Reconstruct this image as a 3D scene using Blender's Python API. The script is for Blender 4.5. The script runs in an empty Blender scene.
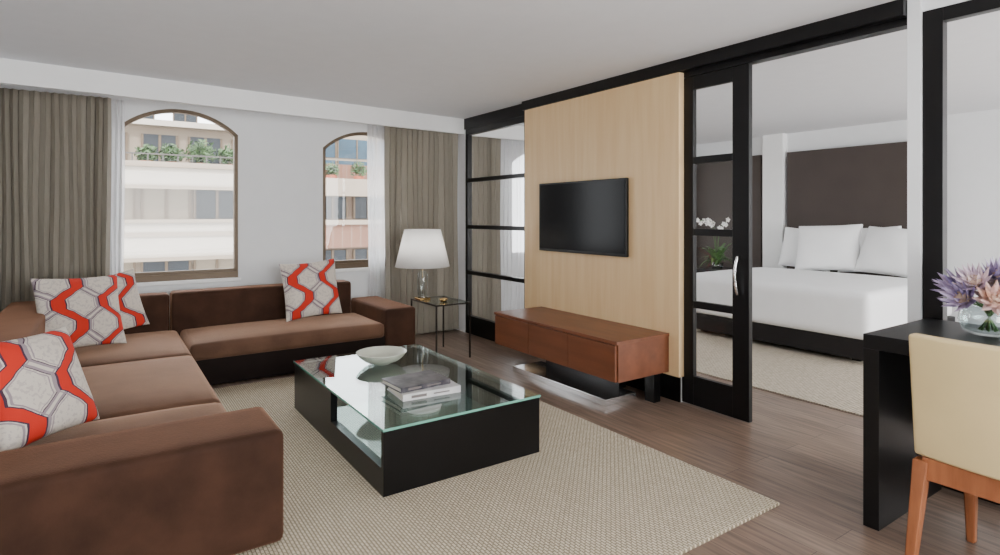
import bpy, bmesh, math, random
from mathutils import Vector, Matrix
random.seed(4)
S = bpy.context.scene
COL = S.collection
WL = {}

# ------------------------------------------------------------------ materials
def lin(c):
    return tuple(((x/255)/12.92 if x/255 <= .04045 else ((x/255+.055)/1.055)**2.4) for x in c)+(1,)

def base_mat(name):
    m = bpy.data.materials.new(name); m.use_nodes = True
    nt = m.node_tree
    return m, nt, nt.nodes['Principled BSDF']

def mat(name, c, rough=.6, metal=0, var=.06, nscale=8, bump=0, bscale=60, sheen=0, spec=.5, stretch=(1,1,1), coat=0, trans=0, c2=None, sheenc=None):
    m, nt, p = base_mat(name)
    L = lin(c)
    tc = nt.nodes.new('ShaderNodeTexCoord'); mp = nt.nodes.new('ShaderNodeMapping')
    mp.inputs['Scale'].default_value = stretch
    nt.links.new(tc.outputs['Object'], mp.inputs['Vector'])
    no = nt.nodes.new('ShaderNodeTexNoise'); no.inputs['Scale'].default_value = nscale; no.inputs['Detail'].default_value = 5
    nt.links.new(mp.outputs['Vector'], no.inputs['Vector'])
    r = nt.nodes.new('ShaderNodeValToRGB')
    if c2 is None:
        a = tuple(x*(1-var) for x in L[:3])+(1,); b = tuple(min(1, x*(1+var)) for x in L[:3])+(1,)
    else:
        a = L; b = lin(c2)
    r.color_ramp.elements[0].color = a; r.color_ramp.elements[1].color = b
    r.color_ramp.elements[0].position = .35; r.color_ramp.elements[1].position = .65
    nt.links.new(no.outputs['Fac'], r.inputs['Fac']); nt.links.new(r.outputs['Color'], p.inputs['Base Color'])
    p.inputs['Roughness'].default_value = rough; p.inputs['Metallic'].default_value = metal
    p.inputs['Specular IOR Level'].default_value = spec
    p.inputs['Sheen Weight'].default_value = sheen; p.inputs['Coat Weight'].default_value = coat
    p.inputs['Transmission Weight'].default_value = trans
    if sheen: p.inputs['Sheen Roughness'].default_value = .4
    if sheenc: p.inputs['Sheen Tint'].default_value = lin(sheenc)
    if bump:
        n2 = nt.nodes.new('ShaderNodeTexNoise'); n2.inputs['Scale'].default_value = bscale
        nt.links.new(mp.outputs['Vector'], n2.inputs['Vector'])
        bp = nt.nodes.new('ShaderNodeBump'); bp.inputs['Strength'].default_value = bump; bp.inputs['Distance'].default_value = .01
        nt.links.new(n2.outputs['Fac'], bp.inputs['Height']); nt.links.new(bp.outputs['Normal'], p.inputs['Normal'])
    return m

def glass_mat(name, tint=(1,1,1), refl=1.0, rough=.0):
    m = bpy.data.materials.new(name); m.use_nodes = True; nt = m.node_tree
    for n in list(nt.nodes): nt.nodes.remove(n)
    o = nt.nodes.new('ShaderNodeOutputMaterial'); t = nt.nodes.new('ShaderNodeBsdfTransparent'); g = nt.nodes.new('ShaderNodeBsdfGlossy')
    t.inputs['Color'].default_value = (*tint, 1); g.inputs['Roughness'].default_value = rough
    f = nt.nodes.new('ShaderNodeLayerWeight'); f.inputs['Blend'].default_value = .5
    pw = nt.nodes.new('ShaderNodeMath'); pw.operation = 'POWER'; pw.inputs[1].default_value = 4.2
    nt.links.new(f.outputs['Facing'], pw.inputs[0])
    mu = nt.nodes.new('ShaderNodeMath'); mu.operation = 'MULTIPLY_ADD'; mu.inputs[1].default_value = .9*min(refl, 1.05); mu.inputs[2].default_value = .045*refl; mu.use_clamp = True
    nt.links.new(pw.outputs[0], mu.inputs[0])
    mx = nt.nodes.new('ShaderNodeMixShader')
    nt.links.new(mu.outputs[0], mx.inputs[0]); nt.links.new(t.outputs[0], mx.inputs[1]); nt.links.new(g.outputs[0], mx.inputs[2])
    nt.links.new(mx.outputs[0], o.inputs['Surface'])
    return m

def fabric_translucent(name, c, tr=.4, transp=0, nscale=30):
    m, nt, p = base_mat(name)
    L = lin(c); p.inputs['Base Color'].default_value = L; p.inputs['Roughness'].default_value = .9
    p.inputs['Specular IOR Level'].default_value = .2
    tc = nt.nodes.new('ShaderNodeTexCoord'); no = nt.nodes.new('ShaderNodeTexNoise'); no.inputs['Scale'].default_value = nscale
    mp = nt.nodes.new('ShaderNodeMapping'); mp.inputs['Scale'].default_value = (6, 6, .3)
    nt.links.new(tc.outputs['Object'], mp.inputs[0]); nt.links.new(mp.outputs[0], no.inputs['Vector'])
    r = nt.nodes.new('ShaderNodeValToRGB'); r.color_ramp.elements[0].color = tuple(x*.82 for x in L[:3])+(1,); r.color_ramp.elements[1].color = tuple(min(1, x*1.15) for x in L[:3])+(1,)
    nt.links.new(no.outputs['Fac'], r.inputs[0]); nt.links.new(r.outputs[0], p.inputs['Base Color'])
    t = nt.nodes.new('ShaderNodeBsdfTranslucent'); t.inputs['Color'].default_value = L
    mx = nt.nodes.new('ShaderNodeMixShader'); mx.inputs[0].default_value = tr
    nt.links.new(p.outputs[0], mx.inputs[1]); nt.links.new(t.outputs[0], mx.inputs[2])
    out = nt.nodes['Material Output']
    if transp:
        tt = nt.nodes.new('ShaderNodeBsdfTransparent'); m2 = nt.nodes.new('ShaderNodeMixShader'); m2.inputs[0].default_value = transp
        nt.links.new(mx.outputs[0], m2.inputs[1]); nt.links.new(tt.outputs[0], m2.inputs[2]); nt.links.new(m2.outputs[0], out.inputs['Surface'])
    else:
        nt.links.new(mx.outputs[0], out.inputs['Surface'])
    return m

def brick_mat(name, c1, c2, cm, bw, bh, mortar, rot=0, rough=.5, grain=None, bump=.2, offset=.5, dist=.004, noise_amt=.35, coat=0):
    m, nt, p = base_mat(name)
    tc = nt.nodes.new('ShaderNodeTexCoord'); mp = nt.nodes.new('ShaderNodeMapping'); mp.inputs['Rotation'].default_value = (0, 0, rot)
    nt.links.new(tc.outputs['Object'], mp.inputs[0])
    b = nt.nodes.new('ShaderNodeTexBrick'); b.offset = offset
    b.inputs['Color1'].default_value = lin(c1); b.inputs['Color2'].default_value = lin(c2); b.inputs['Mortar'].default_value = lin(cm)
    b.inputs['Scale'].default_value = 1; b.inputs['Brick Width'].default_value = bw; b.inputs['Row Height'].default_value = bh
    b.inputs['Mortar Size'].default_value = mortar; b.inputs['Mortar Smooth'].default_value = .3
    nt.links.new(mp.outputs[0], b.inputs['Vector'])
    col = b.outputs['Color']
    if grain:
        m2 = nt.nodes.new('ShaderNodeMapping'); m2.inputs['Scale'].default_value = grain
        nt.links.new(mp.outputs[0], m2.inputs[0])
        n = nt.nodes.new('ShaderNodeTexNoise'); n.inputs['Scale'].default_value = 1; n.inputs['Detail'].default_value = 6
        nt.links.new(m2.outputs[0], n.inputs['Vector'])
        mr = nt.nodes.new('ShaderNodeMapRange'); mr.inputs['From Min'].default_value = .25; mr.inputs['From Max'].default_value = .75
        mr.inputs['To Min'].default_value = 1-noise_amt; mr.inputs['To Max'].default_value = 1+noise_amt
        nt.links.new(n.outputs['Fac'], mr.inputs[0])
        vm = nt.nodes.new('ShaderNodeVectorMath'); vm.operation = 'SCALE'
        nt.links.new(col, vm.inputs[0]); nt.links.new(mr.outputs[0], vm.inputs['Scale']); col = vm.outputs[0]
    nt.links.new(col, p.inputs['Base Color'])
    p.inputs['Roughness'].default_value = rough; p.inputs['Coat Weight'].default_value = coat
    bp = nt.nodes.new('ShaderNodeBump'); bp.inputs['Strength'].default_value = bump; bp.inputs['Distance'].default_value = dist; bp.invert = True
    nt.links.new(b.outputs['Fac'], bp.inputs['Height']); nt.links.new(bp.outputs[0], p.inputs['Normal'])
    return m

def pillow_mat(name='pillow_print', dx=0, dy=0):
    m, nt, p = base_mat(name)
    N = nt.nodes; Lk = nt.links
    def math_(op, a, b=None, clamp=False):
        n = N.new('ShaderNodeMath'); n.operation = op; n.use_clamp = clamp
        for i, v in enumerate((a, b)):
            if v is None: continue
            if isinstance(v, (int, float)): n.inputs[i].default_value = v
            else: Lk.new(v, n.inputs[i])
        return n.outputs[0]
    tc = N.new('ShaderNodeTexCoord'); mp = N.new('ShaderNodeMapping'); mp.inputs['Location'].default_value = (dx, dy, 0)
    Lk.new(tc.outputs['Object'], mp.inputs[0])
    wn = N.new('ShaderNodeTexNoise'); wn.inputs['Scale'].default_value = 7; Lk.new(mp.outputs[0], wn.inputs['Vector'])
    wv = N.new('ShaderNodeVectorMath'); wv.operation = 'MULTIPLY_ADD'; wv.inputs[1].default_value = (.04, .04, 0)
    Lk.new(wn.outputs['Color'], wv.inputs[0]); Lk.new(mp.outputs[0], wv.inputs[2])
    sp = N.new('ShaderNodeSeparateXYZ'); Lk.new(wv.outputs[0], sp.inputs[0])
    x, y = math_('SUBTRACT', sp.outputs[0], .02), sp.outputs[1]
    def band(xo, ph, period=.34, amp=.065, k=1.7):
        tri = math_('PINGPONG', math_('ADD', y, ph+10), period/2)
        tri = math_('SUBTRACT', math_('MULTIPLY', tri, 2/(period/2)), 1)
        tri = math_('MINIMUM', math_('MAXIMUM', math_('MULTIPLY', tri, k), -1), 1)
        c = math_('ADD', math_('MULTIPLY', tri, amp), xo)
        return math_('ABSOLUTE', math_('SUBTRACT', x, c))
    def lt(d, w): return math_('LESS_THAN', d, w)
    def rng(d, a, b): return math_('MULTIPLY', math_('GREATER_THAN', d, a), math_('LESS_THAN', d, b))
    d1 = band(-.12, .08); d2 = band(.03, .25, amp=.06); d3 = band(.17, .08, amp=.065); d4 = band(-.26, .25)
    def mix(fac, col, prev):
        n = N.new('ShaderNodeMix'); n.data_type = 'RGBA'; Lk.new(fac, n.inputs[0])
        if isinstance(prev, tuple): n.inputs[6].default_value = prev
        else: Lk.new(prev, n.inputs[6])
        n.inputs[7].default_value = col; return n.outputs[2]
    bg = lin((208, 199, 187)); grey = lin((150, 136, 142)); dark = lin((66, 42, 60)); red = lin((200, 40, 20)); pale = lin((190, 180, 172))
    w = N.new('ShaderNodeTexNoise'); w.inputs['Scale'].default_value = 60; Lk.new(mp.outputs[0], w.inputs['Vector'])
    cur = mix(math_('GREATER_THAN', w.outputs['Fac'], .56), pale, bg)
    for d in (d2, d4):
        cur = mix(rng(d, .046, .052), grey, cur)
        cur = mix(lt(d, .036), dark, cur)
        cur = mix(lt(d, .030), grey, cur)
        cur = mix(lt(d, .012), bg, cur)
    for d, wd in ((d3, .026), (d1, .037)):
        cur = mix(rng(d, wd+.016, wd+.026), grey, cur)
        cur = mix(lt(d, wd+.009), dark, cur)
        cur = mix(lt(d, wd), red, cur)
    Lk.new(cur, p.inputs['Base Color']); p.inputs['Roughness'].default_value = .85
    no = N.new('ShaderNodeTexNoise'); no.inputs['Scale'].default_value = 250; Lk.new(tc.outputs['Object'], no.inputs['Vector'])
    bp = N.new('ShaderNodeBump'); bp.inputs['Strength'].default_value = .2; bp.inputs['Distance'].default_value = .003
    Lk.new(no.outputs['Fac'], bp.inputs['Height']); Lk.new(bp.outputs[0], p.inputs['Normal'])
    return m

M = {}
M['wall'] = mat('wall_paint', (232, 233, 234), .8, var=.01, bump=.03, bscale=200)
M['ceil'] = mat('ceiling_paint', (230, 231, 234), .85, var=.01)
M['pelmet'] = mat('pelmet_paint', (240, 240, 239), .75, var=.01)
M['black'] = mat('black_lacquer', (12, 11, 12), .28, var=.1, spec=.3)
M['blackwood'] = mat('black_wood', (12, 11, 12), .38, var=.15, nscale=3, stretch=(1,1,14), spec=.3)
M['bronze'] = mat('bronze_frame', (92, 76, 58), .45, metal=.3)
M['darkmetal'] = mat('dark_metal', (48, 42, 38), .4, metal=.6)
M['floor'] = brick_mat('plank_floor', (138, 117, 102), (120, 100, 87), (80, 65, 56), 1.3, .15, .002, rot=math.pi/2, rough=.3, grain=(3, 42, 1), bump=.2, dist=.002, noise_amt=.5)
M['rug'] = brick_mat('woven_rug', (219, 207, 183), (205, 192, 167), (142, 128, 106), .030, .015, .0027, rot=math.radians(90), rough=.95, grain=(60, 60, 1), bump=1, dist=.005, noise_amt=.15)
M['rug2'] = brick_mat('bedroom_rug', (204, 192, 172), (192, 180, 160), (150, 138, 120), .04, .02, .0028, rough=.95, grain=(30, 30, 1), bump=.8, dist=.005, noise_amt=.2)
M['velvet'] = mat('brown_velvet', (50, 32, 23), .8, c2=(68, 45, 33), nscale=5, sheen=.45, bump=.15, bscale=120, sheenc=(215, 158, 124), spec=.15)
M['velvet_lit'] = mat('brown_velvet_lit', (84, 60, 46), .8, c2=(104, 76, 59), nscale=4, sheen=.65, bump=.15, bscale=120, sheenc=(230, 186, 156), spec=.2)  # same velvet, paler on the seats: sheen put into the base colour
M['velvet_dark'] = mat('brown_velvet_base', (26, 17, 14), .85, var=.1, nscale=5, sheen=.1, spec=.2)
M['panel'] = mat('maple_veneer', (219, 184, 136), .45, nscale=2.0, stretch=(9, 9, .6), c2=(226, 195, 149))
M['cherry'] = mat('cherry_veneer', (104, 58, 34), .42, nscale=2.0, stretch=(6, 1, 6), c2=(120, 69, 43), coat=.08)
M['cherry2'] = mat('cherry_leg', (138, 82, 50), .35, nscale=4, stretch=(9, 9, 1), c2=(160, 98, 62))
M['steel'] = mat('polished_steel', (236, 236, 236), .16, metal=.95, var=.02)
M['chrome'] = mat('chrome', (230, 230, 230), .12, metal=1, var=.01)
M['brass'] = mat('brass', (176, 146, 96), .25, metal=1, var=.05)
M['screen'] = mat('screen_black', (3, 3, 5), .18, var=.02, spec=.1)
M['tvplastic'] = mat('tv_plastic', (8, 8, 9), .35, var=.05, spec=.3)
M['curtain'] = fabric_translucent('curtain_linen', (156, 149, 137), .08)
M['sheer'] = fabric_translucent('sheer_voile', (244, 244, 246), .6, .3)
M['glass'] = glass_mat('clear_glass')
M['tabletop'] = glass_mat('table_glass', (.82, .92, .89), 2.0)
M['shelfglass'] = mat('pale_glass_shelf', (140, 152, 146), .06, metal=.3, var=.02, coat=.7)
M['gedge'] = mat('glass_edge', (110, 168, 150), .15, var=.05)
M['vase'] = glass_mat('vase_glass', (.88, .92, .92), 1.8)
M['shade'] = fabric_translucent('lamp_shade_fabric', (252, 251, 249), .55)
M['ceramic'] = mat('bowl_ceramic', (206, 208, 192), .35, var=.04, coat=.3)
M['white'] = mat('white_linen', (248, 248, 248), .9, var=.01, bump=.1, bscale=6)
M['headboard'] = mat('headboard_leather', (72, 64, 60), .65, var=.05, nscale=3, bump=.05, bscale=90, spec=.3)
M['bedbase'] = mat('bed_base_dark', (28, 25, 26), .5, var=.05, spec=.3)
M['cream'] = mat('cream_leather', (216, 193, 143), .5, var=.04, nscale=4, bump=.06, bscale=150)
M['navy'] = mat('navy_cover', (30, 30, 42), .35, nscale=16, c2=(96, 92, 96))
M['pages'] = mat('book_pages', (232, 228, 216), .9, var=.05, nscale=3, stretch=(1, 1, 160))
M['whitecover'] = mat('white_cover', (224, 222, 218), .4, nscale=7, c2=(196, 194, 196))
M['spine'] = mat('spine_grey', (120, 112, 108), .5)
M['pillow'] = pillow_mat('pillow_print', 0, 0)
M['pillow_b'] = pillow_mat('pillow_print_offset', .05, .12)
M['pillow_c'] = pillow_mat('pillow_print_turned', -.03, .05)
M['pillowback'] = mat('pillow_back', (196, 186, 170), .9)
M['leaf'] = mat('leaf_green', (70, 106, 52), .6, var=.4, nscale=20)
M['leaf2'] = mat('foliage_green', (60, 84, 48), .7, var=.4, nscale=6)
M['petal1'] = mat('petal_lavender', (124, 110, 156), .6, nscale=12, c2=(190, 172, 198))
M['petal2'] = mat('petal_pink', (222, 200, 198), .6, nscale=12, c2=(168, 146, 180))
M['petal3'] = mat('petal_bronze', (182, 134, 110), .6, nscale=12, c2=(208, 180, 180))
M['flowerheart'] = mat('flower_heart', (196, 168, 150), .7, var=.2)
M['orchid'] = mat('orchid_white', (246, 244, 240), .6, var=.03)
M['facade'] = mat('facade_cream', (138, 125, 110), .85, var=.04, nscale=2)
M['facade2'] = mat('facade_white', (170, 161, 149), .85, var=.03, nscale=2)
M['facade3'] = mat('facade_tan', (112, 95, 82), .85, var=.06, nscale=2)
M['brickf'] = brick_mat('facade_brick', (118, 86, 70), (106, 76, 62), (126, 110, 98), .25, .08, .01, rough=.9)
M['winglass'] = mat('facade_window_glass', (34, 39, 44), .2, var=.3, nscale=1.5, spec=.3)
M['towerglass'] = mat('tower_glass', (44, 66, 80), .2, var=.3, nscale=.7, spec=.3)
M['blind'] = mat('facade_blind', (124, 113, 97), .8, var=.05)
M['rail'] = mat('rail_grey', (70, 66, 62), .6, metal=.3)
M['asphalt'] = mat('asphalt', (90, 90, 90), .9)
M['pot'] = mat('terracotta', (150, 80, 56), .8)

# ------------------------------------------------------------------ helpers
def reg(o, w, parent):
    w = Vector(w); WL[o] = w
    if parent is not None:
        o.parent = parent; o.location = w - WL[parent]
    else:
        o.location = w
    COL.objects.link(o)
    return o

def meta(o, label=None, cat=None, kind=None, group=None):
    if label: o['label'] = label
    if cat: o['category'] = cat
    if kind: o['kind'] = kind
    if group: o['group'] = group
    return o

def root(name, loc, label, cat, group=None):
    o = bpy.data.objects.new(name, None); o.empty_display_size = .1
    reg(o, loc, None); return meta(o, label, cat, None, group)

def from_bm(name, bm, m, loc, parent=None, smooth=False, wn=False, keep_local=False):
    if not keep_local:
        bmesh.ops.translate(bm, verts=bm.verts, vec=-Vector(loc))
    bmesh.ops.recalc_face_normals(bm, faces=bm.faces)
    me = bpy.data.meshes.new(name); bm.to_mesh(me); bm.free()
    ms = m if isinstance(m, (list, tuple)) else [m]
    for x in ms: me.materials.append(x)
    if smooth:
        for p in me.polygons: p.use_smooth = True
    o = bpy.data.objects.new(name, me); reg(o, loc, parent)
    if wn:
        w = o.modifiers.new('wn', 'WEIGHTED_NORMAL'); w.keep_sharp = True
    return o

def add_box(bm, b, mi=0):
    x0, x1, y0, y1, z0, z1 = b
    v = [bm.verts.new(p) for p in ((x0,y0,z0),(x1,y0,z0),(x1,y1,z0),(x0,y1,z0),(x0,y0,z1),(x1,y0,z1),(x1,y1,z1),(x0,y1,z1))]
    fs = [(0,3,2,1),(4,5,6,7),(0,1,5,4),(1,2,6,5),(2,3,7,6),(3,0,4,7)]
    for f in fs:
        ff = bm.faces.new([v[i] for i in f]); ff.material_index = mi
    return v

def box(name, b, m, parent=None, bev=0, seg=2, loc=None):
    bm = bmesh.new(); add_box(bm, b)
    if bev: bmesh.ops.bevel(bm, geom=list(bm.edges), offset=bev, segments=seg, profile=.6, affect='EDGES')
    loc = loc or ((b[0]+b[1])/2, (b[2]+b[3])/2, b[4])
    return from_bm(name, bm, m, loc, parent, smooth=bev > 0, wn=bev > 0)

def boxes(name, bl, m, parent=None, bev=0, loc=None):
    bm = bmesh.new()
    for b in bl:
        t = bmesh.new(); add_box(t, b[:6], b[6] if len(b) > 6 else 0)
        if bev: bmesh.ops.bevel(t, geom=list(t.edges), offset=bev, segments=2, profile=.6, affect='EDGES')
        me = bpy.data.meshes.new('t'); t.to_mesh(me); t.free(); bm.from_mesh(me); bpy.data.meshes.remove(me)
    if loc is None:
        loc = (min(b[0] for b in bl)/2+max(b[1] for b in bl)/2, min(b[2] for b in bl)/2+max(b[3] for b in bl)/2, min(b[4] for b in bl))
    return from_bm(name, bm, m, loc, parent, smooth=bev > 0, wn=bev > 0)

def cushion(name, b, m, parent, bev=.035, crown=.02):
    x0, x1, y0, y1, z0, z1 = b
    bm = bmesh.new(); add_box(bm, b)
    bmesh.ops.bevel(bm, geom=list(bm.edges), offset=bev, segments=4, profile=.55, affect='EDGES')
    big = [f for f in bm.faces if f.calc_area() > .02]
    ed = set(e for f in big for e in f.edges if e.calc_length() > .15)
    bmesh.ops.subdivide_edges(bm, edges=list(ed), cuts=7, use_grid_fill=True)
    for v in bm.verts:
        if v.co.z > z1-bev*.9:
            u = (v.co.x-x0)/(x1-x0)*2-1; w = (v.co.y-y0)/(y1-y0)*2-1
            v.co.z += crown*max(0, 1-u**4)*max(0, 1-w**4)
    return from_bm(name, bm, m, ((x0+x1)/2, (y0+y1)/2, z0), parent, smooth=True)

def tube(name, pts, r, m, parent=None, n=12, loc=None, radii=None):
    bm = bmesh.new(); rings = []
    pts = [Vector(p) for p in pts]
    for i, p in enumerate(pts):
        d = (pts[min(i+1, len(pts)-1)]-pts[max(i-1, 0)]).normalized()
        a = d.orthogonal().normalized() if i == 0 else (rings_a - d*rings_a.dot(d)).normalized()
        rings_a = a; b = d.cross(a)
        rr = radii[i] if radii else r
        rings.append([bm.verts.new(p+(a*math.cos(2*math.pi*k/n)+b*math.sin(2*math.pi*k/n))*rr) for k in range(n)])
    for i in range(len(rings)-1):
        for k in range(n):
            bm.faces.new([rings[i][k], rings[i][(k+1) % n], rings[i+1][(k+1) % n], rings[i+1][k]])
    bm.faces.new(rings[0][::-1]); bm.faces.new(rings[-1])
    return from_bm(name, bm, m, loc or pts[0], parent, smooth=n > 4)

def taper(name, c0, c1, s0, s1, m, parent):
    bm = bmesh.new(); A = []
    for c, s in ((c0, s0), (c1, s1)):
        A.append([bm.verts.new((c[0]+dx*s[0]/2, c[1]+dy*s[1]/2, c[2])) for dx, dy in ((-1,-1),(1,-1),(1,1),(-1,1))])
    for k in range(4): bm.faces.new([A[0][k], A[0][(k+1) % 4], A[1][(k+1) % 4], A[1][k]])
    bm.faces.new(A[0][::-1]); bm.faces.new(A[1])
    bmesh.ops.bevel(bm, geom=list(bm.edges), offset=.004, segments=2, affect='EDGES')
    return from_bm(name, bm, m, c0, parent, smooth=True, wn=True)

def lathe(name, prof, loc, m, parent=None, n=40):
    bm = bmesh.new(); R = []
    for r_, z in prof:
        R.append([bm.verts.new((r_*math.cos(2*math.pi*k/n), r_*math.sin(2*math.pi*k/n), z)) for k in range(n)])
    for i in range(len(R)-1):
        for k in range(n):
            bm.faces.new([R[i][k], R[i][(k+1) % n], R[i+1][(k+1) % n], R[i+1][k]])
    bmesh.ops.remove_doubles(bm, verts=bm.verts, dist=.0004)
    return from_bm(name, bm, m, loc, parent, smooth=True, keep_local=True)

def prism(bm, pts, y0, y1):
    a = [bm.verts.new((x, y0, z)) for x, z in pts]; b = [bm.verts.new((x, y1, z)) for x, z in pts]
    n = len(pts)
    bm.faces.new(a); bm.faces.new(b[::-1])
    for i in range(n): bm.faces.new([a[i], b[i], b[(i+1) % n], a[(i+1) % n]])

def curtain(name, x0, x1, y, z0, z1, folds, amp, m, label, group=None):
    bm = bmesh.new(); n = folds*12; rows = 14; G = []
    ph = [random.uniform(-1.3, 1.3) for _ in range(folds+2)]
    av = [random.uniform(.5, 1) for _ in range(folds+2)]
    for j in range(rows+1):
        z = z0+(z1-z0)*j/rows; row = []
        for i in range(n+1):
            s = i/n; f = s*folds
            k = int(f); q = f-k; q = q*q*(3-2*q)
            p = ph[k]*(1-q)+ph[k+1]*q
            am = amp*(av[k]*(1-q)+av[k+1]*q)*(1-.2*j/rows)
            a = 2*math.pi*f+p*(.9-.2*j/rows)
            yy = y+am*math.sin(a)
            xx = x0+(x1-x0)*s+.008*math.sin(z*2.2+f)+.2*(x1-x0)/folds*math.sin(2*a)*.5
            row.append(bm.verts.new((xx, yy, z)))
        G.append(row)
    for j in range(rows):
        for i in range(n): bm.faces.new([G[j][i], G[j][i+1], G[j+1][i+1], G[j+1][i]])
    o = from_bm(name, bm, m, ((x0+x1)/2, y, z0), None, smooth=True)
    return meta(o, label, 'curtain', None, group)

H = 2.55
# ------------------------------------------------------------------ room shell
def struct(o): o['kind'] = 'structure'; return o
struct(box('floor', (-1.1, 8.1, -2.7, 6.5, -.1, 0), M['floor']))
struct(box('ceiling', (-1.1, 8.1, -2.7, 6.5, H, H+.1), M['ceil']))
struct(box('wall_left', (-1.1, -1.0, -2.7, 6.5, 0, H), M['wall']))
struct(box('wall_bedroom', (8.0, 8.1, -2.7, 6.5, 0, H), M['wall']))
struct(boxes('wall_back', [(-1, 8, -2.7, -2.6, 0, .5), (-1, 8, -2.7, -2.6, 2.4, H), (-1, -.5, -2.7, -2.6, .5, 2.4), (3.0, 4.6, -2.7, -2.6, .5, 2.4), (7.4, 8, -2.7, -2.6, .5, 2.4)], M['wall']))

WY0, WY1 = 6.35, 6.5
def arch_pts(x0, x1, zs, rise, n=20, off=0):
    w = (x1-x0)/2; R = (w*w+rise*rise)/(2*rise); cx = (x0+x1)/2; cz = zs+rise-R
    pts = []
    w2 = w-off; R2 = R-off
    for i in range(n+1):
        x = cx-w2+2*w2*i/n
        pts.append((x, cz+math.sqrt(max(0, R2*R2-(x-cx)**2))))
    return pts
wins = [(.10, 1.12, .77, 2.21, .21), (1.98, 3.0, .80, 2.14, .21), (4.5, 5.6, .80, 2.12, .21), (6.2, 7.3, .8, 2.12, .21)]
bm = bmesh.new()
xs = -1.0
for (x0, x1, zs, zt, rise) in wins:
    add_box(bm, (xs, x0, WY0, WY1, 0, H)); add_box(bm, (x0, x1, WY0, WY1, 0, zs))
    ap = arch_pts(x0, x1, zt, rise)
    for i in range(len(ap)-1):
        prism(bm, [ap[i], ap[i+1], (ap[i+1][0], H), (ap[i][0], H)], WY0, WY1)
    xs = x1
add_box(bm, (xs, 8.0, WY0, WY1, 0, H))
struct(from_bm('wall_window', bm, M['wall'], (3, 6.42, 0)))
for i, (x0, x1, zs, zt, rise) in enumerate(wins):
    bm = bmesh.new(); fw = .034
    ap = arch_pts(x0, x1, zt, rise); ip = arch_pts(x0, x1, zt, rise, off=fw)
    for k in range(len(ap)-1):
        prism(bm, [ip[k], ip[k+1], ap[k+1], ap[k]], 6.36, 6.42)
    add_box(bm, (x0, x0+fw, 6.36, 6.42, zs, ap[0][1])); add_box(bm, (x1-fw, x1, 6.36, 6.42, zs, ap[0][1]))
    add_box(bm, (x0, x1, 6.355, 6.44, zs, zs+.06)); add_box(bm, (x0+fw, x1-fw, 6.38, 6.42, zs+.06, zs+.09))
    w = struct(from_bm('window_%d' % (i+1), bm, M['bronze'], ((x0+x1)/2, 6.40, zs)))
    bm = bmesh.new(); pts = [(x0+fw, zs+.06)]+ip+[(x1-fw, zs+.06)]
    vs = [bm.verts.new((x, 6.39, z)) for x, z in pts]; bm.faces.new(vs)
    from_bm('pane', bm, M['glass'], ((x0+x1)/2, 6.39, zs), w)
for i, (x0, x1, zs, zt, rise) in enumerate(wins[:2]):
    struct(box('trim_%d' % (i+10), (x0-.02, x1+.02, 6.31, 6.352, zs-.035, zs), M['pelmet'], bev=.005))
struct(box('baseboard_window', (-1, 3.5, 6.33, 6.35, 0, .1), M['pelmet']))
bm = bmesh.new()
vs = [bm.verts.new(p) for p in ((-1, 5.53, 2.37), (3.558, 5.98, 2.37), (3.558, 6.03, 2.37), (-1, 5.58, 2.37), (-1, 5.53, H), (3.558, 5.98, H), (3.558, 6.03, H), (-1, 5.58, H))]
for f in ((0,3,2,1),(4,5,6,7),(0,1,5,4),(1,2,6,5),(2,3,7,6),(3,0,4,7)): bm.faces.new([vs[i] for i in f])
struct(from_bm('trim_1', bm, M['pelmet'], (1.25, 5.83, 2.37)))
struct(box('trim_2', (3.64, 8.0, 6.04, 6.09, 2.37, H), M['pelmet']))
# white pilaster between headboard and upholstered panel
struct(box('trim_5', (7.88, 8.0, 4.50, 4.80, 0, H), M['pelmet']))

PX0, PX1 = 3.56, 3.62
struct(boxes('wall_right', [(3.56, 3.62, 2.82, 4.72, 0, 2.42)], M['wall']))
struct(box('shadow_strip_right', (3.548, 3.56, 2.82, 4.72, 0, .196), M['black']))  # black strip standing in for the shadow below the veneer panel
struct(boxes('trim_3', [(3.56, 3.64, 1.335, 6.34, 2.42, H), (3.50, 3.56, 1.335, 4.74, 2.462, H)], M['black']))
def screen(name, y0, y1, ztop, rails, sw=.05, x0=PX0, x1=PX1, mids=(), base=.21):
    bl = [(x0, x1, y0, y0+sw, 0, ztop), (x0, x1, y1-sw, y1, 0, ztop), (x0, x1, y0+sw, y1-sw, 0, base), (x0, x1, y0+sw, y1-sw, ztop-.07, ztop)]
    for z in rails: bl.append((x0, x1, y0+sw, y1-sw, z-.022, z+.022))
    for y in mids: bl.append((x0, x1, y-.03, y+.03, base, ztop-.07))
    o = struct(boxes(name, bl, M['black'], bev=.003))
    xm = (x0+x1)/2
    bm = bmesh.new(); vs = [bm.verts.new(p) for p in ((xm, y0+sw, base), (xm, y1-sw, base), (xm, y1-sw, ztop-.07), (xm, y0+sw, ztop-.07))]; bm.faces.new(vs)
    from_bm('pane', bm, M['glass'], (xm, (y0+y1)/2, base), o)
    return o
screen('window_5', 4.73, 5.95, 2.42, (.72, 1.26, 1.81))
struct(box('wall_return', (3.56, 3.62, 5.955, 6.34, 0, 2.42), M['wall']))
screen('window_6', -1.6, 1.27, 2.47, (), sw=.09, mids=(-.2,), base=.12)
struct(box('wall_post', (3.54, 3.64, 1.272, 1.332, 0, H), M['wall']))
struct(box('wall_rear_return', (3.56, 3.62, -2.6, -1.6, 0, H), M['wall']))
struct(box('trim_4', (3.56, 3.62, -1.6, 1.27, 2.471, H), M['wall']))

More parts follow.
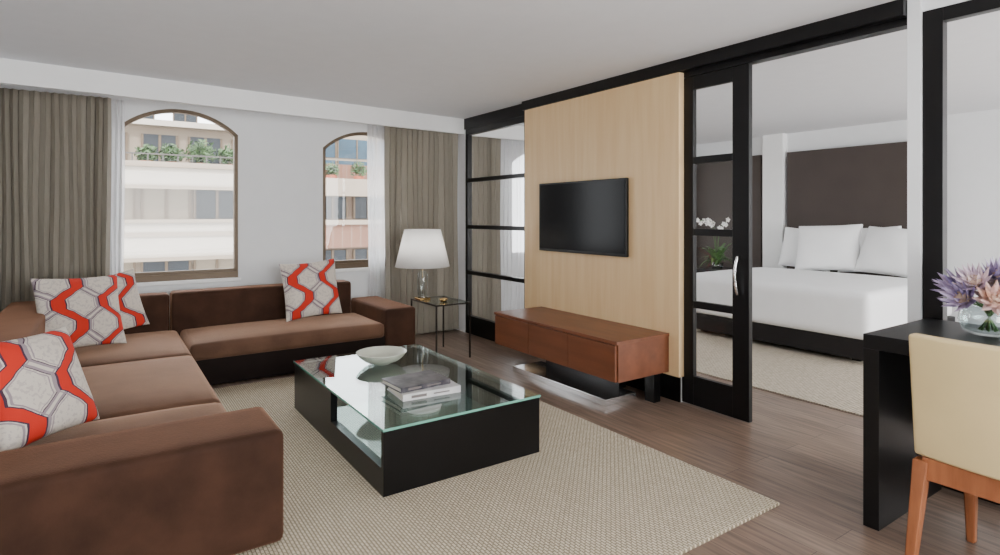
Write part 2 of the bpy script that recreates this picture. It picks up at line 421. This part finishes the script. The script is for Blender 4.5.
# sliding door
dy0, dy1 = 2.265, 2.81
bl = [(0, .04, dy0, dy0+.125, .01, 2.415), (0, .04, dy1-.10, dy1, .01, 2.415), (0, .04, dy0+.125, dy1-.10, .01, .22), (0, .04, dy0+.125, dy1-.10, 2.32, 2.415)]
for z in (.745, 1.275, 1.80): bl.append((0, .04, dy0+.125, dy1-.10, z-.025, z+.025))
DX = 3.56
bl = [(b[0]+DX, b[1]+DX)+b[2:] for b in bl]
door = struct(boxes('door_1', bl, M['blackwood'], bev=.003))
bm = bmesh.new(); vs = [bm.verts.new(p) for p in ((DX+.02, dy0+.125, .22), (DX+.02, dy1-.10, .22), (DX+.02, dy1-.10, 2.32), (DX+.02, dy0+.125, 2.32))]; bm.faces.new(vs)
from_bm('pane', bm, M['glass'], (DX+.02, 2.5, .22), door)
h0 = DX+.002; hy = 2.335
tube('handle', [(h0, hy, 1.12), (h0-.03, hy, 1.115), (h0-.042, hy+.005, 1.06), (h0-.045, hy+.01, .99), (h0-.042, hy+.005, .92), (h0-.03, hy, .865), (h0, hy, .86)], .009, M['chrome'], door)

pan = boxes('veneer_panel', [(3.50, 3.558, 2.79, 4.69, .20, 2.455)], M['panel'], bev=.002)
meta(pan, 'light maple veneer wall panel behind the television', 'wall panel')

# TV
tv = root('television', (3.48, 3.83, 1.06), 'flat black television mounted on the maple panel', 'television')
box('body', (3.456, 3.486, 3.27, 4.40, 1.06, 1.70), M['tvplastic'], tv, bev=.006)
box('screen', (3.4535, 3.4565, 3.285, 4.385, 1.085, 1.685), M['screen'], tv)
box('wall_bracket', (3.485, 3.4995, 3.7, 4.0, 1.25, 1.5), M['steel'], tv)

# media console
mc = root('media_console', (3.2, 3.65, 0), 'low cherry wood media console on a polished steel plinth', 'media console')
boxes('body', [(2.965, 3.498, 2.88, 4.41, .225, .49)], M['cherry'], mc, bev=.002)
box('top', (2.945, 3.498, 2.875, 4.415, .49, .515), M['cherry'], mc, bev=.003)
dys = [2.89, 3.39, 3.895, 4.40]
for i in range(3):
    box('drawer', (2.945, 2.966, dys[i]+.003, dys[i+1]-.003, .228, .485), M['cherry'], mc, bev=.002)
box('plinth', (3.02, 3.34, 3.06, 4.22, 0, .05), M['steel'], mc, bev=.003)
boxes('support', [(3.3, 3.38, 3.2, 4.1, .05, .225)], M['black'], mc)
box('leg', (3.38, 3.45, 2.92, 3.01, 0, .226), M['black'], mc)

# ------------------------------------------------------------------ curtains
CY, SY = 6.215, 6.275
curtain('curtain', -.97, .04, CY, .02, 2.44, 16, .042, M['curtain'], 'grey pleated linen drape beside the arched window', 'grey linen drapes')
curtain('curtain', 2.60, 3.545, 6.10, .02, 2.44, 14, .042, M['curtain'], 'grey pleated linen drape beside the glazed screen', 'grey linen drapes')
curtain('sheer_curtain', .02, .15, SY, .02, 2.44, 4, .013, M['sheer'], 'white sheer curtain gathered beside the arched window', 'white sheers')
curtain('sheer_curtain', 2.47, 2.68, SY, .02, 2.44, 4, .013, M['sheer'], 'white sheer curtain gathered beside the arched window', 'white sheers')
curtain('curtain', 3.68, 4.25, CY, .02, 2.44, 8, .042, M['curtain'], 'grey pleated linen drape in the bedroom', 'grey linen drapes')
curtain('sheer_curtain', 4.2, 4.9, SY, .02, 2.44, 10, .013, M['sheer'], 'white sheer curtain hanging in the bedroom', 'white sheers')
curtain('curtain', 7.35, 7.9, CY, .02, 2.44, 8, .042, M['curtain'], 'grey pleated linen drape in the bedroom corner', 'grey linen drapes')

# ------------------------------------------------------------------ rug
def rug(name, b, m, label):
    o = box(name, b, m, bev=.004); return meta(o, label, 'rug')
rug('area_rug', (.05, 2.69, 1.55, 5.12, .0, .014), M['rug'], 'large cream woven area rug under the coffee table')
rug('bedroom_rug', (4.35, 7.2, 1.2, 5.0, .0, .012), M['rug2'], 'beige woven rug under the bed')

# ------------------------------------------------------------------ sofa
sf = root('sectional_sofa', (.6, 4.6, 0), 'large brown velvet L-shaped sectional sofa under the windows', 'sofa')
boxes('base', [(-.6, .53, 2.9, 6.15, .015, .24), (.53, 2.24, 5.22, 6.15, .015, .24)], M['velvet_dark'], sf, bev=.008)
cushion('seat_cushion', (-.36, .55, 2.94, 3.568, .225, .362), M['velvet_lit'], sf, bev=.045, crown=.03)
cushion('seat_cushion', (-.36, .55, 3.590, 4.878, .225, .362), M['velvet_lit'], sf, bev=.045, crown=.03)
cushion('seat_cushion', (-.36, .55, 4.900, 6.01, .225, .362), M['velvet_lit'], sf, bev=.045, crown=.025)
cushion('seat_cushion', (.565, 2.22, 5.2, 6.01, .225, .362), M['velvet_lit'], sf, bev=.04, crown=.025)
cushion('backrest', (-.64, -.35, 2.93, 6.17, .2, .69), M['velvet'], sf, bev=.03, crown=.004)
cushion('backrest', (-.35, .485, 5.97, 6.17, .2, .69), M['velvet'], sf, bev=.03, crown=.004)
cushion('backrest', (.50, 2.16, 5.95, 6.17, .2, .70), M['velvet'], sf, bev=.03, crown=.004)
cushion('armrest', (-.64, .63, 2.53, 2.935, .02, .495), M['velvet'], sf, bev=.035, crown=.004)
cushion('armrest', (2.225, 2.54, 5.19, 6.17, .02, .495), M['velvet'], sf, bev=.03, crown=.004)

def pillow(loc, s, yaw, tilt, roll, T, label, name='throw_pillow', mt=None, group='red patterned throw pillows', puff=.42, cat='pillow'):
    bm = bmesh.new(); n = 26; R = Matrix.Rotation(yaw, 3, 'Z') @ Matrix.Rotation(tilt, 3, 'X') @ Matrix.Rotation(roll, 3, 'Z')
    sx, sy = s if isinstance(s, tuple) else (s, s)
    for sg in (1, -1):
        G = []
        for j in range(n+1):
            row = []
            for i in range(n+1):
                x = math.sin((i/n*2-1)*math.pi/2); y = math.sin((j/n*2-1)*math.pi/2)
                th = T*(max(0, (1-x*x)*(1-y*y)))**puff
                th *= 1+.05*math.sin(5*x+3*y)
                X = x*sx/2*(1-.07*(1-y*y)); Y = y*sy/2*(1-.07*(1-x*x))
                row.append(bm.verts.new((X, Y, sg*th)))
            G.append(row)
        for j in range(n):
            for i in range(n):
                f = bm.faces.new([G[j][i], G[j][i+1], G[j+1][i+1], G[j+1][i]]); f.material_index = 0 if sg > 0 else 1
    bmesh.ops.remove_doubles(bm, verts=bm.verts, dist=.0008)
    o = from_bm(name, bm, mt or [M['pillow'], M['pillowback']], loc, None, smooth=True, keep_local=True)
    o.rotation_euler = R.to_euler()
    return meta(o, label, cat, None, group)
r = math.radians
pillow((1.685, 5.77, .67), .56, r(3), r(77), r(3), .075, 'square cushion with red angular print against the sofa back')
pillow((.03, 5.79, .66), .50, r(14), r(76), r(10), .06, 'red and grey printed cushion tucked in the sofa corner', mt=[M['pillow_b'], M['pillowback']])
pillow((-.15, 5.42, .665), .57, r(22), r(68), r(-2), .085, 'red zigzag printed cushion leaning in the sofa corner', mt=[M['pillow_c'], M['pillowback']])
pillow((-.25, 3.27, .645), .48, r(48), r(66), r(-1), .09, 'red and grey printed cushion leaning on the sofa back', mt=[M['pillow_b'], M['pillowback']])

# ------------------------------------------------------------------ coffee table
x0, x1, y0, y1 = 1.13, 2.10, 2.67, 4.28
ct = root('coffee_table', ((x0+x1)/2, (y0+y1)/2, .014), 'low black lacquer coffee table with glass top', 'coffee table')
zb, zt = .016, .335
yo = y0+.80
boxes('body', [(x0, x1, y0, y0+.03, zb, zt), (x0, x1, y1-.04, y1, zb, zt), (x1-.04, x1, y0+.03, y1-.04, zb, zt),
               (x0, x0+.04, y0+.03, y1-.04, zb, .15), (x0, x0+.04, yo, y1-.04, .15, zt),
               (x0+.04, x1-.04, y0+.03, y1-.04, .09, .14)], M['black'], ct)
box('shelf', (x0+.042, x1-.042, y0+.032, y1-.042, .142, .152), M['shelfglass'], ct)
box('glass_top', (x0-.003, x1+.003, y0-.003, y1+.003, .337, .350), M['tabletop'], ct)
boxes('glass_edge', [(x0-.005, x1+.005, y0-.0055, y0-.003, .337, .350), (x0-.0055, x0-.003, y0-.004, y1+.004, .337, .350)], M['gedge'], ct)
bm = bmesh.new(); vs = [bm.verts.new(p) for p in ((x0+.02, y0+.03, .15), (x0+.02, yo, .15), (x0+.02, yo, zt), (x0+.02, y0+.03, zt))]; bm.faces.new(vs)
from_bm('side_glass', bm, M['glass'], (x0+.02, y0+.3, .15), ct)

bowl = lathe('bowl', [(0, .004), (.06, .0), (.065, .006), (.12, .026), (.155, .054), (.174, .08), (.177, .084), (.172, .084), (.15, .06), (.115, .034), (.06, .018), (0, .014)], (1.62, 3.86, .3505), M['ceramic'], n=56)
meta(bowl, 'shallow pale celadon ceramic bowl on the glass table', 'bowl')

def book(loc, w, d, h, yaw, cover, label):
    o = root('book', loc, label, 'book', 'coffee table books')
    bm = bmesh.new(); add_box(bm, (-w/2, w/2, -d/2, d/2, 0, .004)); add_box(bm, (-w/2, w/2, -d/2, d/2, h-.004, h)); add_box(bm, (-w/2, w/2, -d/2, -d/2+.004, .004, h-.004))
    bm2 = bmesh.new(); add_box(bm2, (-w/2+.006, w/2-.006, -d/2+.004, d/2-.006, .004, h-.004))
    bm3 = bmesh.new(); add_box(bm3, (-w*.36, -w*.1, -d/2-.0006, -d/2, h*.3, h*.7)); add_box(bm3, (w*.02, w*.3, -d/2-.0006, -d/2, h*.4, h*.6))
    a = from_bm('cover', bm, cover, (0, 0, 0), None, keep_local=True); b = from_bm('pages', bm2, M['pages'], (0, 0, 0), None, keep_local=True)
    c_ = from_bm('spine_panel', bm3, M['spine'], (0, 0, 0), None, keep_local=True)
    for c in (a, b, c_): c.parent = o; c.location = (0, 0, 0)
    o.rotation_euler = (0, 0, yaw)
book((1.575, 3.12, .3505), .36, .27, .038, r(-4), M['whitecover'], 'thick white hardcover book under a navy one')
book((1.545, 3.16, .389), .33, .25, .030, r(3), M['navy'], 'navy hardcover book stacked on a white one')

# ------------------------------------------------------------------ side table & lamp
st = root('side_table', (2.80, 5.12, 0), 'slim dark metal and glass side table beside the sofa', 'side table')
X0, X1, Y0, Y1 = 2.60, 2.97, 4.88, 5.42
t = .013; TZ = .53
for (x, y) in ((X0, Y0), (X1, Y0), (X0, Y1), (X1, Y1)):
    box('leg', (x-t/2, x+t/2, y-t/2, y+t/2, 0, TZ), M['darkmetal'], st)
boxes('top_frame', [(X0-t/2, X1+t/2, Y0-t/2, Y0+t/2, TZ, TZ+.014), (X0-t/2, X1+t/2, Y1-t/2, Y1+t/2, TZ, TZ+.014), (X0-t/2, X0+t/2, Y0+t/2, Y1-t/2, TZ, TZ+.014), (X1-t/2, X1+t/2, Y0+t/2, Y1-t/2, TZ, TZ+.014)], M['darkmetal'], st)
box('glass_top', (X0+.006, X1-.006, Y0+.006, Y1-.006, TZ+.004, TZ+.014), M['tabletop'], st)
lx, ly, lz = 2.66, 5.29, TZ+.0145
lp = root('table_lamp', (lx, ly, lz), 'glass table lamp with white tapered shade on the side table', 'lamp')
box('base', (lx-.06, lx+.06, ly-.06, ly+.06, lz, lz+.022), M['brass'], lp, bev=.003)
lathe('glass_column', [(.0, .022), (.05, .022), (.05, .03), (.045, .05), (.055, .1), (.055, .22), (.045, .27), (.02, .29), (0, .29)], (lx, ly, lz), M['vase'], lp, n=32)
tube('stem', [(lx, ly, lz+.02), (lx, ly, lz+.42)], .004, M['brass'], lp)
lathe('lamp_shade', [(.276, .335), (.182, .71), (.180, .71), (.274, .335), (.276, .335)], (lx, ly, lz), M['shade'], lp, n=48)
lathe('bulb', [(0, .42), (.02, .425), (.03, .46), (.02, .5), (0, .505)], (lx, ly, lz), M['orchid'], lp, n=20)
bpl = bpy.data.lights.new('lamp_light', 'POINT'); bpl.energy = 5; bpl.shadow_soft_size = .03; bpl.color = (1, .96, .91)
bo = bpy.data.objects.new('lamp_light', bpl); reg(bo, (lx, ly, lz+.55), lp)
tb = lathe('trinket_dish', [(0, .0), (.03, 0), (.045, .03), (.043, .03), (.028, .006), (0, .006)], (2.77, 5.05, TZ+.0145), M['brass'], n=24)
meta(tb, 'small brass dish on the glass side table', 'dish')

# ------------------------------------------------------------------ desk, flowers, chair
dk = root('desk', (3.17, .4, 0), 'tall black parsons desk against the glazed partition', 'desk')
boxes('top', [(2.83, 3.53, -.8, 1.24, .80, .865)], M['blackwood'], dk, bev=.002)
boxes('side_panel', [(2.83, 3.53, 1.175, 1.24, 0, .80)], M['blackwood'], dk, bev=.002)
boxes('side_panel', [(2.83, 3.53, -.8, -.735, 0, .80)], M['blackwood'], dk, bev=.002)
boxes('back_panel', [(3.49, 3.53, -.735, 1.175, .3, .80)], M['blackwood'], dk)

vx, vy, vz = 3.27, .91, .866
vase = lathe('vase', [(0, .0), (.07, 0), (.098, .018), (.112, .06), (.106, .1), (.092, .13), (.088, .13), (.102, .1), (.107, .06), (.094, .024), (.06, .01), (0, .01)], (vx, vy, vz), M['vase'], n=40)
meta(vase, 'round clear glass vase holding flowers on the desk', 'vase')
def flower(hp, dirn, R, m, label):
    o = root('flower', (vx, vy, vz+.015), label, 'flower', 'cut flowers in the glass vase')
    hp = Vector(hp); d = Vector(dirn).normalized(); a = d.orthogonal().normalized(); b = d.cross(a)
    mid = Vector((vx, vy, vz+.12))+Vector((d.x*.03, d.y*.03, 0))
    tube('stem', [(vx-d.x*.04, vy-d.y*.04, vz+.018), mid, hp], .004, M['leaf'], o, n=6)
    bm = bmesh.new()
    for ring, (cnt, tilt, ln, w) in enumerate(((9, 64, .95, .21), (9, 44, 1.05, .2), (7, 26, 1.05, .18), (5, 10, .8, .14))):
        for k in range(cnt):
            an = 2*math.pi*(k+.5*ring)/cnt+random.uniform(-.1, .1); tl = r(tilt+random.uniform(-6, 6))
            rad = a*math.cos(an)+b*math.sin(an); up = d*math.cos(tl)+rad*math.sin(tl); side = d.cross(rad).normalized(); L_ = R*ln
            nr = up.cross(side)*L_*.06
            c0 = bm.verts.new(hp); s1 = bm.verts.new(hp+up*L_*.35+side*L_*w); s2 = bm.verts.new(hp+up*L_*.65+side*L_*w*.75); tp = bm.verts.new(hp+up*L_*1.05+d*L_*.14)
            s3 = bm.verts.new(hp+up*L_*.65-side*L_*w*.75); s4 = bm.verts.new(hp+up*L_*.35-side*L_*w); cm = bm.verts.new(hp+up*L_*.5+nr)
            for tri in ((c0, s1, cm), (s1, s2, cm), (s2, tp, cm), (tp, s3, cm), (s3, s4, cm), (s4, c0, cm)): bm.faces.new(tri)
    from_bm('petals', bm, m, hp, o, smooth=False)
    bm = bmesh.new(); bmesh.ops.create_icosphere(bm, subdivisions=2, radius=R*.32)
    bmesh.ops.translate(bm, verts=bm.verts, vec=hp+d*R*.35)
    from_bm('flower_centre', bm, M['flowerheart'], hp, o, smooth=True)
LB = ['lavender pointed petalled flower in a glass vase', 'pink and lilac pointed flower in a glass vase', 'bronze pink pointed flower in a glass vase']
fl = [((-.10,.05,.15),.095,0),((-.04,-.09,.17),.10,1),((.05,.0,.21),.095,1),((-.05,.09,.19),.095,0),((.1,-.07,.17),.095,0),((.03,-.15,.15),.095,0),((.09,.11,.17),.09,0),((-.12,-.05,.16),.09,2),((.0,-.03,.24),.095,0),((.13,.03,.15),.085,2),((-.08,.02,.22),.09,1)]
for p, R, k in fl:
    flower((vx+p[0], vy+p[1], vz+p[2]), (p[0]*2.2, p[1]*2.2, p[2]), R, (M['petal1'], M['petal2'], M['petal3'])[k], LB[k])

ch = root('desk_chair', (2.78, .66, 0), 'cream leather chair with cherry wood frame at the desk', 'chair')
cy0, cy1 = .38, .945
bm = bmesh.new(); n = 14; G = []
for j in range(9):
    z = .485+(.95-.485)*j/8; lean = -.06*((z-.46)/.5)
    rows = []
    for i in range(n+1):
        s = i/n; y = cy0+(cy1-cy0)*s; cur = -.03*(1-(2*s-1)**2)
        rows.append((bm.verts.new((2.57+lean+cur, y, z)), bm.verts.new((2.63+lean+cur, y, z))))
    G.append(rows)
for j in range(8):
    for i in range(n):
        for k in (0, 1):
            bm.faces.new([G[j][i][k], G[j][i+1][k], G[j+1][i+1][k], G[j+1][i][k]])
for i in range(n):
    bm.faces.new([G[0][i][0], G[0][i+1][0], G[0][i+1][1], G[0][i][1]]); bm.faces.new([G[8][i][0], G[8][i+1][0], G[8][i+1][1], G[8][i][1]])
for j in range(8):
    for i in (0, n): bm.faces.new([G[j][i][0], G[j+1][i][0], G[j+1][i][1], G[j][i][1]])
o = from_bm('backrest', bm, M['cream'], (2.59, .66, .485), ch, smooth=True)
bv = o.modifiers.new('b', 'BEVEL'); bv.width = .012; bv.segments = 3; bv.limit_method = 'ANGLE'; bv.angle_limit = r(50)
w_ = o.modifiers.new('wn', 'WEIGHTED_NORMAL')
cushion('seat', (2.61, 3.08, cy0+.005, cy1-.005, .462, .52), M['cream'], ch, bev=.02, crown=.012)
boxes('frame', [(2.56, 2.595, cy0+.03, cy1-.03, .40, .484), (3.045, 3.08, cy0+.03, cy1-.03, .40, .46), (2.595, 3.045, cy0, cy0+.03, .40, .46), (2.595, 3.045, cy1-.03, cy1, .40, .46)], M['cherry2'], ch, bev=.003)
for (bx, by, tx, ty) in ((2.52, cy1-.0, 2.58, cy1-.025), (2.52, cy0+.0, 2.58, cy0+.025), (3.07, cy1-.03, 3.055, cy1-.03), (3.07, cy0+.03, 3.055, cy0+.03)):
    taper('leg', (bx, by, 0), (tx, ty, .47 if bx < 2.8 else .455), (.032, .03), (.055, .05), M['cherry2'], ch)

# ------------------------------------------------------------------ bedroom
bd = root('bed', (6.8, 3.5, 0), 'king bed with white duvet on a dark base', 'bed')
boxes('base', [(5.76, 7.9, 2.50, 4.48, .06, .26)], M['bedbase'], bd, bev=.01)
for (x, y) in ((5.95, 2.65), (5.95, 4.35), (7.8, 2.65), (7.8, 4.35)): box('leg', (x-.04, x+.04, y-.04, y+.04, .013, .062), M['black'], bd)
cushion('mattress', (5.78, 7.9, 2.52, 4.47, .26, .64), M['white'], bd, bev=.05, crown=.01)
cushion('duvet', (5.70, 7.45, 2.44, 4.56, .25, .69), M['white'], bd, bev=.08, crown=.035)
hb = box('headboard', (7.92, 7.998, 2.62, 4.46, .1, 2.28), M['headboard'], bd, bev=.006)
wp = box('upholstered_panel', (7.93, 7.998, 4.86, 6.0, .0, 2.28), M['headboard'], bev=.006)
meta(wp, 'dark grey upholstered panel on the bedroom wall', 'wall panel')
for (x, y, z, s, yaw, ti, ro, lab) in ((7.56, 3.72, .985, (.74, .62), -80, 66, 3, 'plump white bed pillow leaning on the headboard'), (7.56, 2.98, .975, (.74, .60), -96, 64, -3, 'plump white bed pillow leaning on the headboard'),
                             (7.77, 4.10, .95, (.66, .55), -84, 76, -4, 'white bed pillow standing behind another pillow'), (7.77, 3.34, .97, (.70, .58), -92, 78, 3, 'white bed pillow standing behind another pillow')):
    pillow((x, y, z), s, r(yaw), r(ti), r(ro), .14, lab, name='bed_pillow', mt=M['white'], group='white bed pillows', puff=.32)
ns = root('nightstand', (7.55, 5.2, 0), 'dark wood nightstand beside the bed', 'nightstand')
boxes('body', [(7.3, 7.9, 4.9, 5.5, .08, .6)], M['blackwood'], ns, bev=.004)
box('drawer', (7.28, 7.3, 4.92, 5.48, .36, .58), M['blackwood'], ns, bev=.003)
box('drawer', (7.28, 7.3, 4.92, 5.48, .11, .34), M['blackwood'], ns, bev=.003)
for (x, y) in ((7.34, 4.94), (7.34, 5.46), (7.86, 4.94), (7.86, 5.46)): box('leg', (x-.02, x+.02, y-.02, y+.02, 0, .085), M['blackwood'], ns)
ox, oy, oz = 7.45, 5.25, .601
orc = root('potted_orchid', (ox, oy, oz), 'white orchid with long leaves on the nightstand', 'potted plant')
lathe('pot', [(0, 0), (.07, 0), (.09, .1), (.085, .1), (.065, .02), (0, .02)], (ox, oy, oz), M['vase'], orc, n=28)
bm = bmesh.new()
for k in range(26):
    an = k*2.4; L_ = random.uniform(.22, .36); w = .03; hh = random.uniform(.35, .75)
    d = Vector((math.cos(an), math.sin(an), 0)); sd = Vector((-d.y, d.x, 0)); prev = None
    for i in range(6):
        t_ = i/5; c = Vector((ox, oy, oz+.05))+d*L_*t_*.8+Vector((0, 0, hh*t_-.4*t_*t_)); ww = w*math.sin(math.pi*(.12+.86*t_))
        cur = (bm.verts.new(c+sd*ww), bm.verts.new(c-sd*ww))
        if prev: bm.faces.new([prev[0], prev[1], cur[1], cur[0]])
        prev = cur
from_bm('leaves', bm, M['leaf'], (ox, oy, oz+.05), orc, smooth=True)
for s_ in (-1, 1, .3):
    pts = [(ox, oy, oz+.05), (ox-.02, oy+.03*s_, oz+.4), (ox-.05, oy+.08*s_, oz+.66+.05*s_), (ox-.1, oy+.24*s_, oz+.72)]
    tube('stem', pts, .005, M['leaf'], orc, n=6)
    for q in range(5):
        t_ = q/4*1.1; p = Vector(pts[2]).lerp(Vector(pts[3]), t_)+Vector((0, 0, -.04*(q % 2)))
        bm = bmesh.new()
        for k in range(5):
            an = 2*math.pi*k/5+.3+q; u_ = Vector((-.3, math.cos(an), math.sin(an))).normalized(); v_ = Vector((0, -math.sin(an), math.cos(an)))
            vs = [bm.verts.new(p), bm.verts.new(p+u_*.026+v_*.016), bm.verts.new(p+u_*.042), bm.verts.new(p+u_*.026-v_*.016)]; bm.faces.new(vs)
        from_bm('flower', bm, M['orchid'], p, orc)

# ------------------------------------------------------------------ outside
def facade(name, label, loc, body, wlist, bmat, wmat):
    b = root(name, loc, label, 'building')
    boxes('body', body, bmat, b, loc=loc)
    for w in wlist:
        x0, x1, y, z0, z1 = w[:5]
        m_ = w[5] if len(w) > 5 else wmat
        boxes('window', [(x0, x1, y, y+.04, z0, z1, 0), (x0-.05, x0, y-.03, y+.04, z0, z1, 1), (x1, x1+.05, y-.03, y+.04, z0, z1, 1), ((x0+x1)/2-.03, (x0+x1)/2+.03, y-.03, y, z0, z1, 1)], [m_, M['bronze']], b)
    return b
GZ = -9
wl = []
for i, x in enumerate([-2.6, -1.5, -.4, .75, 1.85, 2.95]):
    wl.append((x, x+.95, 15.95, 1.3, 2.02, M['blind'] if i % 3 != 1 else M['winglass']))
    wl.append((x, x+.95, 15.95, -.7, .34, M['winglass'] if i % 2 else M['blind']))
    wl.append((x+.1, x+.85, 17.95, 2.7, 3.55, M['winglass']))
rails = [(-4, 4.1, 15.36, 15.4, 2.78, 2.81, 2)]+[(-4+.3*i, -3.97+.3*i, 15.37, 15.39, 2.62, 2.78, 2) for i in range(27)]
ap_b = facade('apartment_building', 'cream apartment building with white balcony bands across the street', (0.5, 17, GZ),
       [(-4, 4.1, 16, 22, GZ, 2.5, 0), (-4, 4.1, 15.4, 16, 2.02, 2.54, 1), (-4, 4.1, 15.3, 15.4, 2.5, 2.62, 0), (-4, 4.1, 15.34, 15.4, 2.0, 2.08, 0), (-4, 4.1, 15.4, 16, .36, 1.28, 1), (-4, 4.1, 15.35, 15.4, .9, 1.0, 0), (-4, 4.1, 15.35, 15.4, .34, .42, 0), (-4, 4.1, 15.3, 15.4, 1.22, 1.3, 0), (-4, 4.1, 15.4, 16, -2.2, -.7, 1), (-4, 4.1, 18, 22, 2.5, 3.75, 0), (-4, 4.1, 17.6, 22, 3.75, 3.9, 1)]+rails,
       wl, [M['facade'], M['facade2'], M['rail']], M['winglass'])
wl = []
for i in range(5):
    wl.append((4.7+i*1.0, 5.45+i*1.0, 15.45, 1.3, 1.9, M['winglass']))
    wl.append((4.7+i*1.0, 5.45+i*1.0, 15.45, -.3, .45, M['winglass']))
facade('brick_building', 'brick and tan terraced building across the street', (7, 17, GZ),
       [(4.4, 10, 15.5, 22, GZ, 2.3, 0), (4.4, 10, 14.8, 15.5, 1.9, 2.35, 1), (4.4, 10, 14.8, 15.5, .55, 1.15, 2), (4.4, 10, 14.7, 15.5, 1.15, 1.27, 1), (4.4, 10, 14.8, 15.5, -1.2, -.4, 1), (5.6, 10, 18, 22, 2.3, 3.0, 2)],
       wl, [M['facade3'], M['facade'], M['brickf']], M['winglass'])
wl = [(5+i*1.9, 6.75+i*1.9, 25.95, 1+j*1.0, 1.88+j*1.0) for i in range(5) for j in range(4)]
facade('glass_tower', 'blue glass office building behind the brick one', (9, 29, GZ), [(4.8, 15, 26, 32, GZ, 5.2)], wl, M['facade'], M['towerglass'])
wl = [(-2.5+i*1.7, -1.6+i*1.7, 29.95, 2.5+j*1.3, 3.4+j*1.3) for i in range(4) for j in range(3)]
facade('pale_building', 'pale high-rise behind the apartment building', (1, 33, GZ), [(-4, 3.9, 30, 36, GZ, 5.6)], wl, M['facade2'], M['winglass'])
struct(box('floor_street', (-30, 40, 6.6, 60, GZ-.2, GZ), M['asphalt']))
def shrub(x, y, z, R, n=160):
    o = root('potted_shrub', (x, y, z), 'leafy green shrub in a terracotta planter on the terrace', 'potted plant', 'terrace shrubs')
    lathe('planter', [(0, 0), (.12, 0), (.16, .22), (.14, .22), (.0, .18)], (x, y, z), M['pot'], o, n=16)
    bm = bmesh.new()
    for _ in range(n):
        d = Vector((random.gauss(0, 1), random.gauss(0, 1), random.gauss(0, .8))).normalized()*R*random.uniform(.3, 1)
        c = Vector((x, y, z+.2+R*.8))+d; u_ = Vector((random.gauss(0, 1), random.gauss(0, 1), random.gauss(0, 1))).normalized()*.08; v_ = u_.orthogonal().normalized()*.03
        bm.faces.new([bm.verts.new(c-u_), bm.verts.new(c+v_), bm.verts.new(c+u_), bm.verts.new(c-v_)])
    from_bm('foliage', bm, M['leaf2'], (x, y, z+.2), o)
for i, (x, R) in enumerate([(1.4, .28), (2.05, .36), (2.72, .3), (3.35, .32), (.85, .24)]):
    shrub(x, 16.6, 2.502, R, 380)
for i, (x, R) in enumerate([(5.3, .22), (6.1, .25)]):
    shrub(x, 16.2, 2.302, R)

# ------------------------------------------------------------------ light
w = bpy.data.worlds.new('World'); S.world = w; w.use_nodes = True; nt = w.node_tree
bg = nt.nodes['Background']; bg.inputs['Color'].default_value = (.94, .97, 1, 1); bg.inputs['Strength'].default_value = 8.0
sun = bpy.data.lights.new('sun', 'SUN'); sun.energy = 4; sun.angle = .03; sun.color = (1, .95, .88)
so = bpy.data.objects.new('sun', sun); COL.objects.link(so); so.rotation_euler = Vector((.35, .8, -.62)).to_track_quat('-Z', 'Y').to_euler()
def area(name, loc, dirn, sx, sy, e, c=(1, 1, 1)):
    l = bpy.data.lights.new(name, 'AREA'); l.shape = 'RECTANGLE'; l.size = sx; l.size_y = sy; l.energy = e; l.color = c
    o = bpy.data.objects.new(name, l); COL.objects.link(o); o.location = loc; o.rotation_euler = Vector(dirn).to_track_quat('-Z', 'Y').to_euler()
area('back_fill_light', (1.25, -2.5, 1.45), (0.1, 1, .05), 3.4, 1.9, 72, (1, .985, .96))  # unseen fill light added behind the camera to brighten the room
area('ceiling_fill', (1.3, -1.2, .9), (0.1, .35, 1), 2.4, 1.2, 48, (1, .985, .965))  # added fill aimed upward to lighten the ceiling, no fixture
area('bedroom_fill_light', (6.0, -2.5, 1.45), (0, 1, 0), 2.8, 1.9, 150, (1, .99, .97))  # unseen fill added at the rear to brighten the bedroom
area('bedroom_ceiling_fill', (5.2, -.4, .9), (0.1, .5, 1), 1.6, 1.2, 26, (1, .985, .965))  # second added bedroom fill, turned up to its ceiling

# ------------------------------------------------------------------ camera
cam = bpy.data.cameras.new('camera'); co = bpy.data.objects.new('camera', cam); COL.objects.link(co)
cam.sensor_width = 36; cam.lens = 580/1000*36; cam.shift_y = -.0625; cam.clip_start = .05
co.location = (0, 0, 1.4); co.rotation_euler = (math.pi/2, 0, -math.radians(34.3))
S.camera = co
